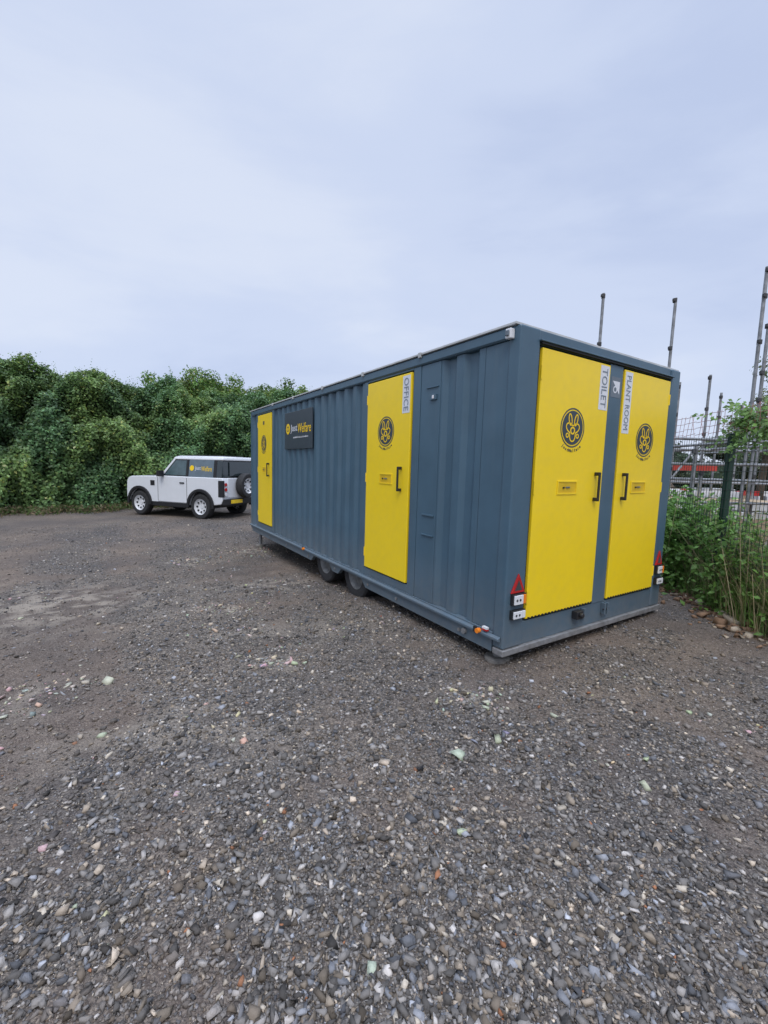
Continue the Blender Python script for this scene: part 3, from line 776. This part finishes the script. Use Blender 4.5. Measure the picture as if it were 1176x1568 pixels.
# ------------------------------------------------------------------ scaffolding
sc_=empty('scaffolding')
b=B()
poles=[(4.28,9,5.1),(5.72,9,5.05),(6.26,7.5,5.0),(7.32,10,3.8),(8.38,11,3.6),(6.1,9.2,3.45),(6.62,7.8,4.2),(4.9,9.2,2.6),(8.9,11,3.3),(7.9,9.2,2.8),(5.3,7.2,1.6),(6.9,8.6,2.2),(5.1,8.0,2.3),(6.3,10.5,2.7),(5.0,7.0,2.0)]
def coupler(x,y,zz):
    b.cyl((x,y,zz-.035),(x,y,zz+.035),.038,8,1); b.box(x-.065,x-.02,y-.065,y-.02,zz-.025,zz+.025,1)
for x,y,h in poles:
    b.cyl((x,y,-.3),(x+random.uniform(-.03,.03),y,h),.028,10,0)
    z_=h-random.uniform(.02,.12)
    for k in range(3):
        coupler(x,y,z_); z_-=random.uniform(.4,1.2)
for z in (2.05,.95,1.35):
    b.cyl((3.9,9.03,z),(9.4,9.5,z+.03),.0242,8,0)
    b.cyl((4.6,7.45,z+.1),(8.2,7.8,z+.1),.0242,8,0)
for z in (.6,1.7): b.cyl((4.6,7.0,z),(8.2,7.2,z+.05),.0242,8,0)
for x in (4.28,5.72,6.9,8.1):
    b.cyl((x,6.9,2.08),(x+.2,11.5,2.1),.0242,8,0)
b.cyl((5.2,9,.3),(6.6,9.1,2.2),.0242,8,0)
b.cyl((6.6,7.5,-.1),(7.9,7.8,2.2),.0242,8,0)
b.make('tubes_and_couplers',[M_tube,M_chas],sc_)
b=B()
for i in range(5): b.box(4.3,8.0,8.1+i*.24,8.32+i*.24,1.0,1.04,0)
b.box(4.3,8.0,9.63,9.67,1.05,1.18,2); b.box(4.6,7.4,9.58,9.62,1.62,1.74,1); b.box(5.2,8.6,9.83,9.87,1.36,1.46,2)
b.make('boards',[mat('scaffold_board',(.36,.27,.17),.9,var=.3),mat('red_toe_board',(.5,.06,.04),.7),M_white],sc_,bevel=.004)

b=B()
for i in range(6):
    for j in range(2+(i%3==1)): b.box(7+i*1.35,8.2+i*1.35-.1*(i%2),16+.3*j,17+.3*j,-.2+j*.42,.18+j*.42,0)
b.make('concrete_block_stack',[mat('pale_concrete',(.42,.42,.41),.9,var=.2,scale=4)],None,bevel=.02)
b=B()
for i in range(5):
    x=11+i*1.1; b.box(x,x+1.0,17.4,17.45,.75,.95,i%2); b.box(x+.1,x+.15,17.3,17.55,-.2,.75,0); b.box(x+.85,x+.9,17.3,17.55,-.2,.75,0)
b.make('site_barrier',[M_white,M_red],None,bevel=.01)
stones('boulder',np.array([3.66]),np.array([3.93]),np.array([.055]),np.array([(.42,.37,.30)]),flat=.7)

# distant tree line
ce=[];ra=[]
for i in range(90):
    t=i/89; x=-20+t*130; y=62-20*t+random.gauss(0,2)
    for k in range(3): ce.append((x+random.gauss(0,1),y+random.gauss(0,1),random.uniform(.5,3.6)+(1.5 if random.random()<.2 else 0))); ra.append(random.uniform(1.3,2.3))
dt=empty('distant_trees')
bm=bmesh.new(); bmesh.ops.create_icosphere(bm,subdivisions=2,radius=1)
iv=np.array([v.co[:] for v in bm.verts]); fi=np.array([[v.index for v in f.verts] for f in bm.faces]); bm.free()
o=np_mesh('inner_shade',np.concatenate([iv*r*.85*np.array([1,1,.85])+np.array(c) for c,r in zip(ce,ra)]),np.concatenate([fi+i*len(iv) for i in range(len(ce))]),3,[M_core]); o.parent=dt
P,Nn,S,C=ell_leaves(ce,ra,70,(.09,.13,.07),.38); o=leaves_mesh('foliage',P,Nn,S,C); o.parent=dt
tree('tree',15.3,17.5,5.5,[((0,0,3.9),1.2),((1.4,.2,4.4),1.2),((-.9,0,3.0),1.0),((2.6,0,4.2),1.4),((1,0,2.8),1.3)],(.12,.17,.085),per=500)

# ------------------------------------------------------------------ weeds along fence
def blade(V,F,Cc,x,y,z,h,w,lean,col):
    a=random.uniform(0,6.28); dx,dy=math.cos(a),math.sin(a); lx,ly=random.gauss(0,lean),random.gauss(0,lean)
    o=len(V)
    for k,(t,ww) in enumerate(((0,1),(.5,.8),(1,.1))):
        px=x+lx*h*t*t;py=y+ly*h*t*t;pz=z+h*t
        V.append((px-dx*w*ww,py-dy*w*ww,pz)); V.append((px+dx*w*ww,py+dy*w*ww,pz)); Cc+=[col,col]
    F+= [(o,o+1,o+3,o+2),(o+2,o+3,o+5,o+4)]
V=[];F=[];Cc=[]
for i in range(18000):
    y=random.uniform(3.2,11) if i%3 else random.uniform(3.4,6); x=fx(y)+abs(random.gauss(.0,.55))-.1+random.gauss(0,.06)
    dry=random.random()<(.45 if y<4.9 else .25)
    col=np.array((.42,.36,.21) if dry else (.17,.28,.07))*random.uniform(.6,1.3)
    h=random.uniform(.15,.6)*(1.6 if dry and random.random()<.4 else 1)
    blade(V,F,Cc,x,y,0,h,random.uniform(.002,.0055),.28,col)
V=np.array(V); 
zb=gz(V[:,0].reshape(-1,6)[:,:2].mean(1),V[:,1].reshape(-1,6)[:,:2].mean(1)); V[:,2]+=np.repeat(zb,6)-.02
wd=empty('weeds')
o=np_mesh('grass_blades',V,np.array(F),4,[M_leaf],np.array(Cc)); o.parent=wd
P=[];Nn=[];S=[];C=[]
def stem(x,y,h,k,lean,base,spread,smin,smax):
    g=float(gz(x,y)); lx,ly=random.gauss(0,lean),random.gauss(0,lean)
    for _ in range(k):
        t=random.random(); P.append((x+lx*t+random.gauss(0,spread),y+ly*t+random.gauss(0,spread),g+h*t)); Nn.append((random.gauss(0,.7),random.gauss(0,.7),1)); S.append(random.uniform(smin,smax)); C.append(np.array(base)*random.uniform(.6,1.4))
for i in range(300):
    y=random.uniform(3.5,10); stem(fx(y)+random.gauss(.16,.18),y,random.uniform(.3,1.05),36,.15,(.15,.28,.06),.06,.035,.085)
for i in range(100):
    y=random.gauss(5.45,.34); stem(fx(y)+random.gauss(.08,.17),y,random.uniform(.5,1.2),60,.1,(.16,.31,.07),.07,.045,.10)
for i in range(60):
    y=random.gauss(4.25,.32); stem(fx(y)+random.gauss(.12,.15),y,random.uniform(.4,1.0),44,.15,(.15,.28,.065),.06,.035,.08)
o=leaves_mesh('leafy_stems',np.array(P),np.array(Nn),np.array(S),np.array(C)); o.parent=wd
b=B()
for i in range(170):
    y=random.uniform(3.6,7.5); x=fx(y)+random.gauss(.16,.2); g=float(gz(x,y)); h=random.uniform(.5,1.3)
    b.cyl((x,y,g-.02),(x+random.gauss(0,.14),y+random.gauss(0,.14),g+h),.004,4,0,.002)
b.make('dry_stalks',[mat('dry_stalk',(.45,.38,.23),.8,var=.3)],wd)
P=[];Nn=[];S=[];C=[]
for i in range(70):
    y=random.uniform(3.2,4.55); x=fx(y)+random.gauss(0,.04); z=2.13+random.gauss(0,.05); dz=-random.uniform(.1,.5) if random.random()<.75 else random.uniform(.05,.2); dy=random.gauss(0,.3)
    for k in range(36):
        t=random.random(); P.append((x+random.gauss(0,.035),y+dy*t+random.gauss(0,.03),z+dz*t+random.gauss(0,.02))); Nn.append((-.6+random.gauss(0,.5),-.6+random.gauss(0,.5),.6)); S.append(random.uniform(.03,.065)); C.append(np.array((.15,.27,.065))*random.uniform(.6,1.5))
leaves_mesh('climbing_plant',np.array(P),np.array(Nn),np.array(S),np.array(C))

# ------------------------------------------------------------------ world and light
w=bpy.data.worlds.new('World'); scene.world=w; w.use_nodes=True; nt=w.node_tree; N=nt.nodes; L=nt.links
bg=N['Background']; out=N['World Output']
sky=N.new('ShaderNodeTexSky'); sky.sky_type='NISHITA'; sky.sun_disc=False; sky.sun_elevation=math.radians(52); sky.sun_rotation=math.radians(180)
L.new(sky.outputs[0],bg.inputs[0]); bg.inputs[1].default_value=.12
tc=N.new('ShaderNodeTexCoord'); sp=N.new('ShaderNodeSeparateXYZ'); L.new(tc.outputs['Generated'],sp.inputs[0])
def M2(op,a,c):
    n_=N.new('ShaderNodeMath'); n_.operation=op
    for i,s in enumerate((a,c)):
        if isinstance(s,(int,float)): n_.inputs[i].default_value=s
        else: L.new(s,n_.inputs[i])
    return n_.outputs[0]
zb=M2('ADD',M2('MAXIMUM',sp.outputs['Z'],0),.45)
cb=N.new('ShaderNodeCombineXYZ')
for i,ax in enumerate('XY'): L.new(M2('DIVIDE',sp.outputs[ax],zb),cb.inputs[i])
L.new(M2('MULTIPLY',sp.outputs['Z'],1.2),cb.inputs[2])
def cloud(scale,rot,loc,sc,det,dist,rough=.55):
    mp=N.new('ShaderNodeMapping'); mp.inputs['Rotation'].default_value=(0,0,rot); mp.inputs['Scale'].default_value=sc; mp.inputs['Location'].default_value=loc
    L.new(cb.outputs[0],mp.inputs[0])
    n1=N.new('ShaderNodeTexNoise'); n1.inputs['Scale'].default_value=scale; n1.inputs['Detail'].default_value=det; n1.inputs['Roughness'].default_value=rough; n1.inputs['Distortion'].default_value=dist
    L.new(mp.outputs[0],n1.inputs['Vector']); return n1.outputs['Fac']
c1=cloud(1.1,.4,(1.3,.4,0),(.8,1.2,1.6),4,.3,.45); c2=cloud(2.2,-.2,(4.1,2.2,0),(.8,1.3,2.2),8,.3,.55)
cc_=M2('ADD',M2('MULTIPLY',c1,.65),M2('MULTIPLY',c2,.35))
rp=N.new('ShaderNodeValToRGB'); e=rp.color_ramp.elements; rp.color_ramp.interpolation='EASE'
e.new(.5)
for el,(p,c) in zip(e,((.36,(.55,.64,.87)),(.5,(.645,.73,.935)),(.66,(.74,.81,.97)))): el.position=p; el.color=(*c,1)
L.new(cc_,rp.inputs[0])
mr=N.new('ShaderNodeMapRange'); mr.inputs[1].default_value=.70; mr.inputs[2].default_value=1.0; mr.inputs[3].default_value=1.0; mr.inputs[4].default_value=4.6  # overhead sky brightened, out of view, to lift light on the ground
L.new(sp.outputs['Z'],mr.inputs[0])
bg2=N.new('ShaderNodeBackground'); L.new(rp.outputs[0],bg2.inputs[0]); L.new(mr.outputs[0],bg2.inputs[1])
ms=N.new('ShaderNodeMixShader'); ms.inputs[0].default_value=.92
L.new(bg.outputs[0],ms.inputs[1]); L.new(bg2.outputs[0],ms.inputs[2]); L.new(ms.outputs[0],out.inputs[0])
sl=bpy.data.lights.new('sun','SUN'); sl.energy=1.5; sl.angle=math.radians(25); sl.color=(1,.94,.86)
so=bpy.data.objects.new('sun',sl); COL.objects.link(so); so.rotation_euler=(math.radians(38),0,math.radians(0))

# ------------------------------------------------------------------ camera
cam=bpy.data.cameras.new('camera'); co_=bpy.data.objects.new('camera',cam); COL.objects.link(co_)
cam.sensor_fit='HORIZONTAL'; cam.sensor_width=36; cam.lens=20.02; cam.clip_start=.05; cam.clip_end=3000
th=math.atan(70.1/654); ro=.0283
R0=Vector((1,0,0)); U0=Vector((0,math.sin(th),math.cos(th))); Fw=Vector((0,math.cos(th),-math.sin(th)))
rt=(R0+U0*ro).normalized(); up=(U0-R0*ro).normalized()
mm=Matrix.Identity(4)
for i in range(3): mm[i][0]=rt[i];mm[i][1]=up[i];mm[i][2]=-Fw[i]
mm[2][3]=1.53
co_.matrix_world=mm
scene.camera=co_
scene.view_settings.view_transform='Standard'; scene.view_settings.look='None'; scene.view_settings.exposure=0
bpy.context.view_layer.update()
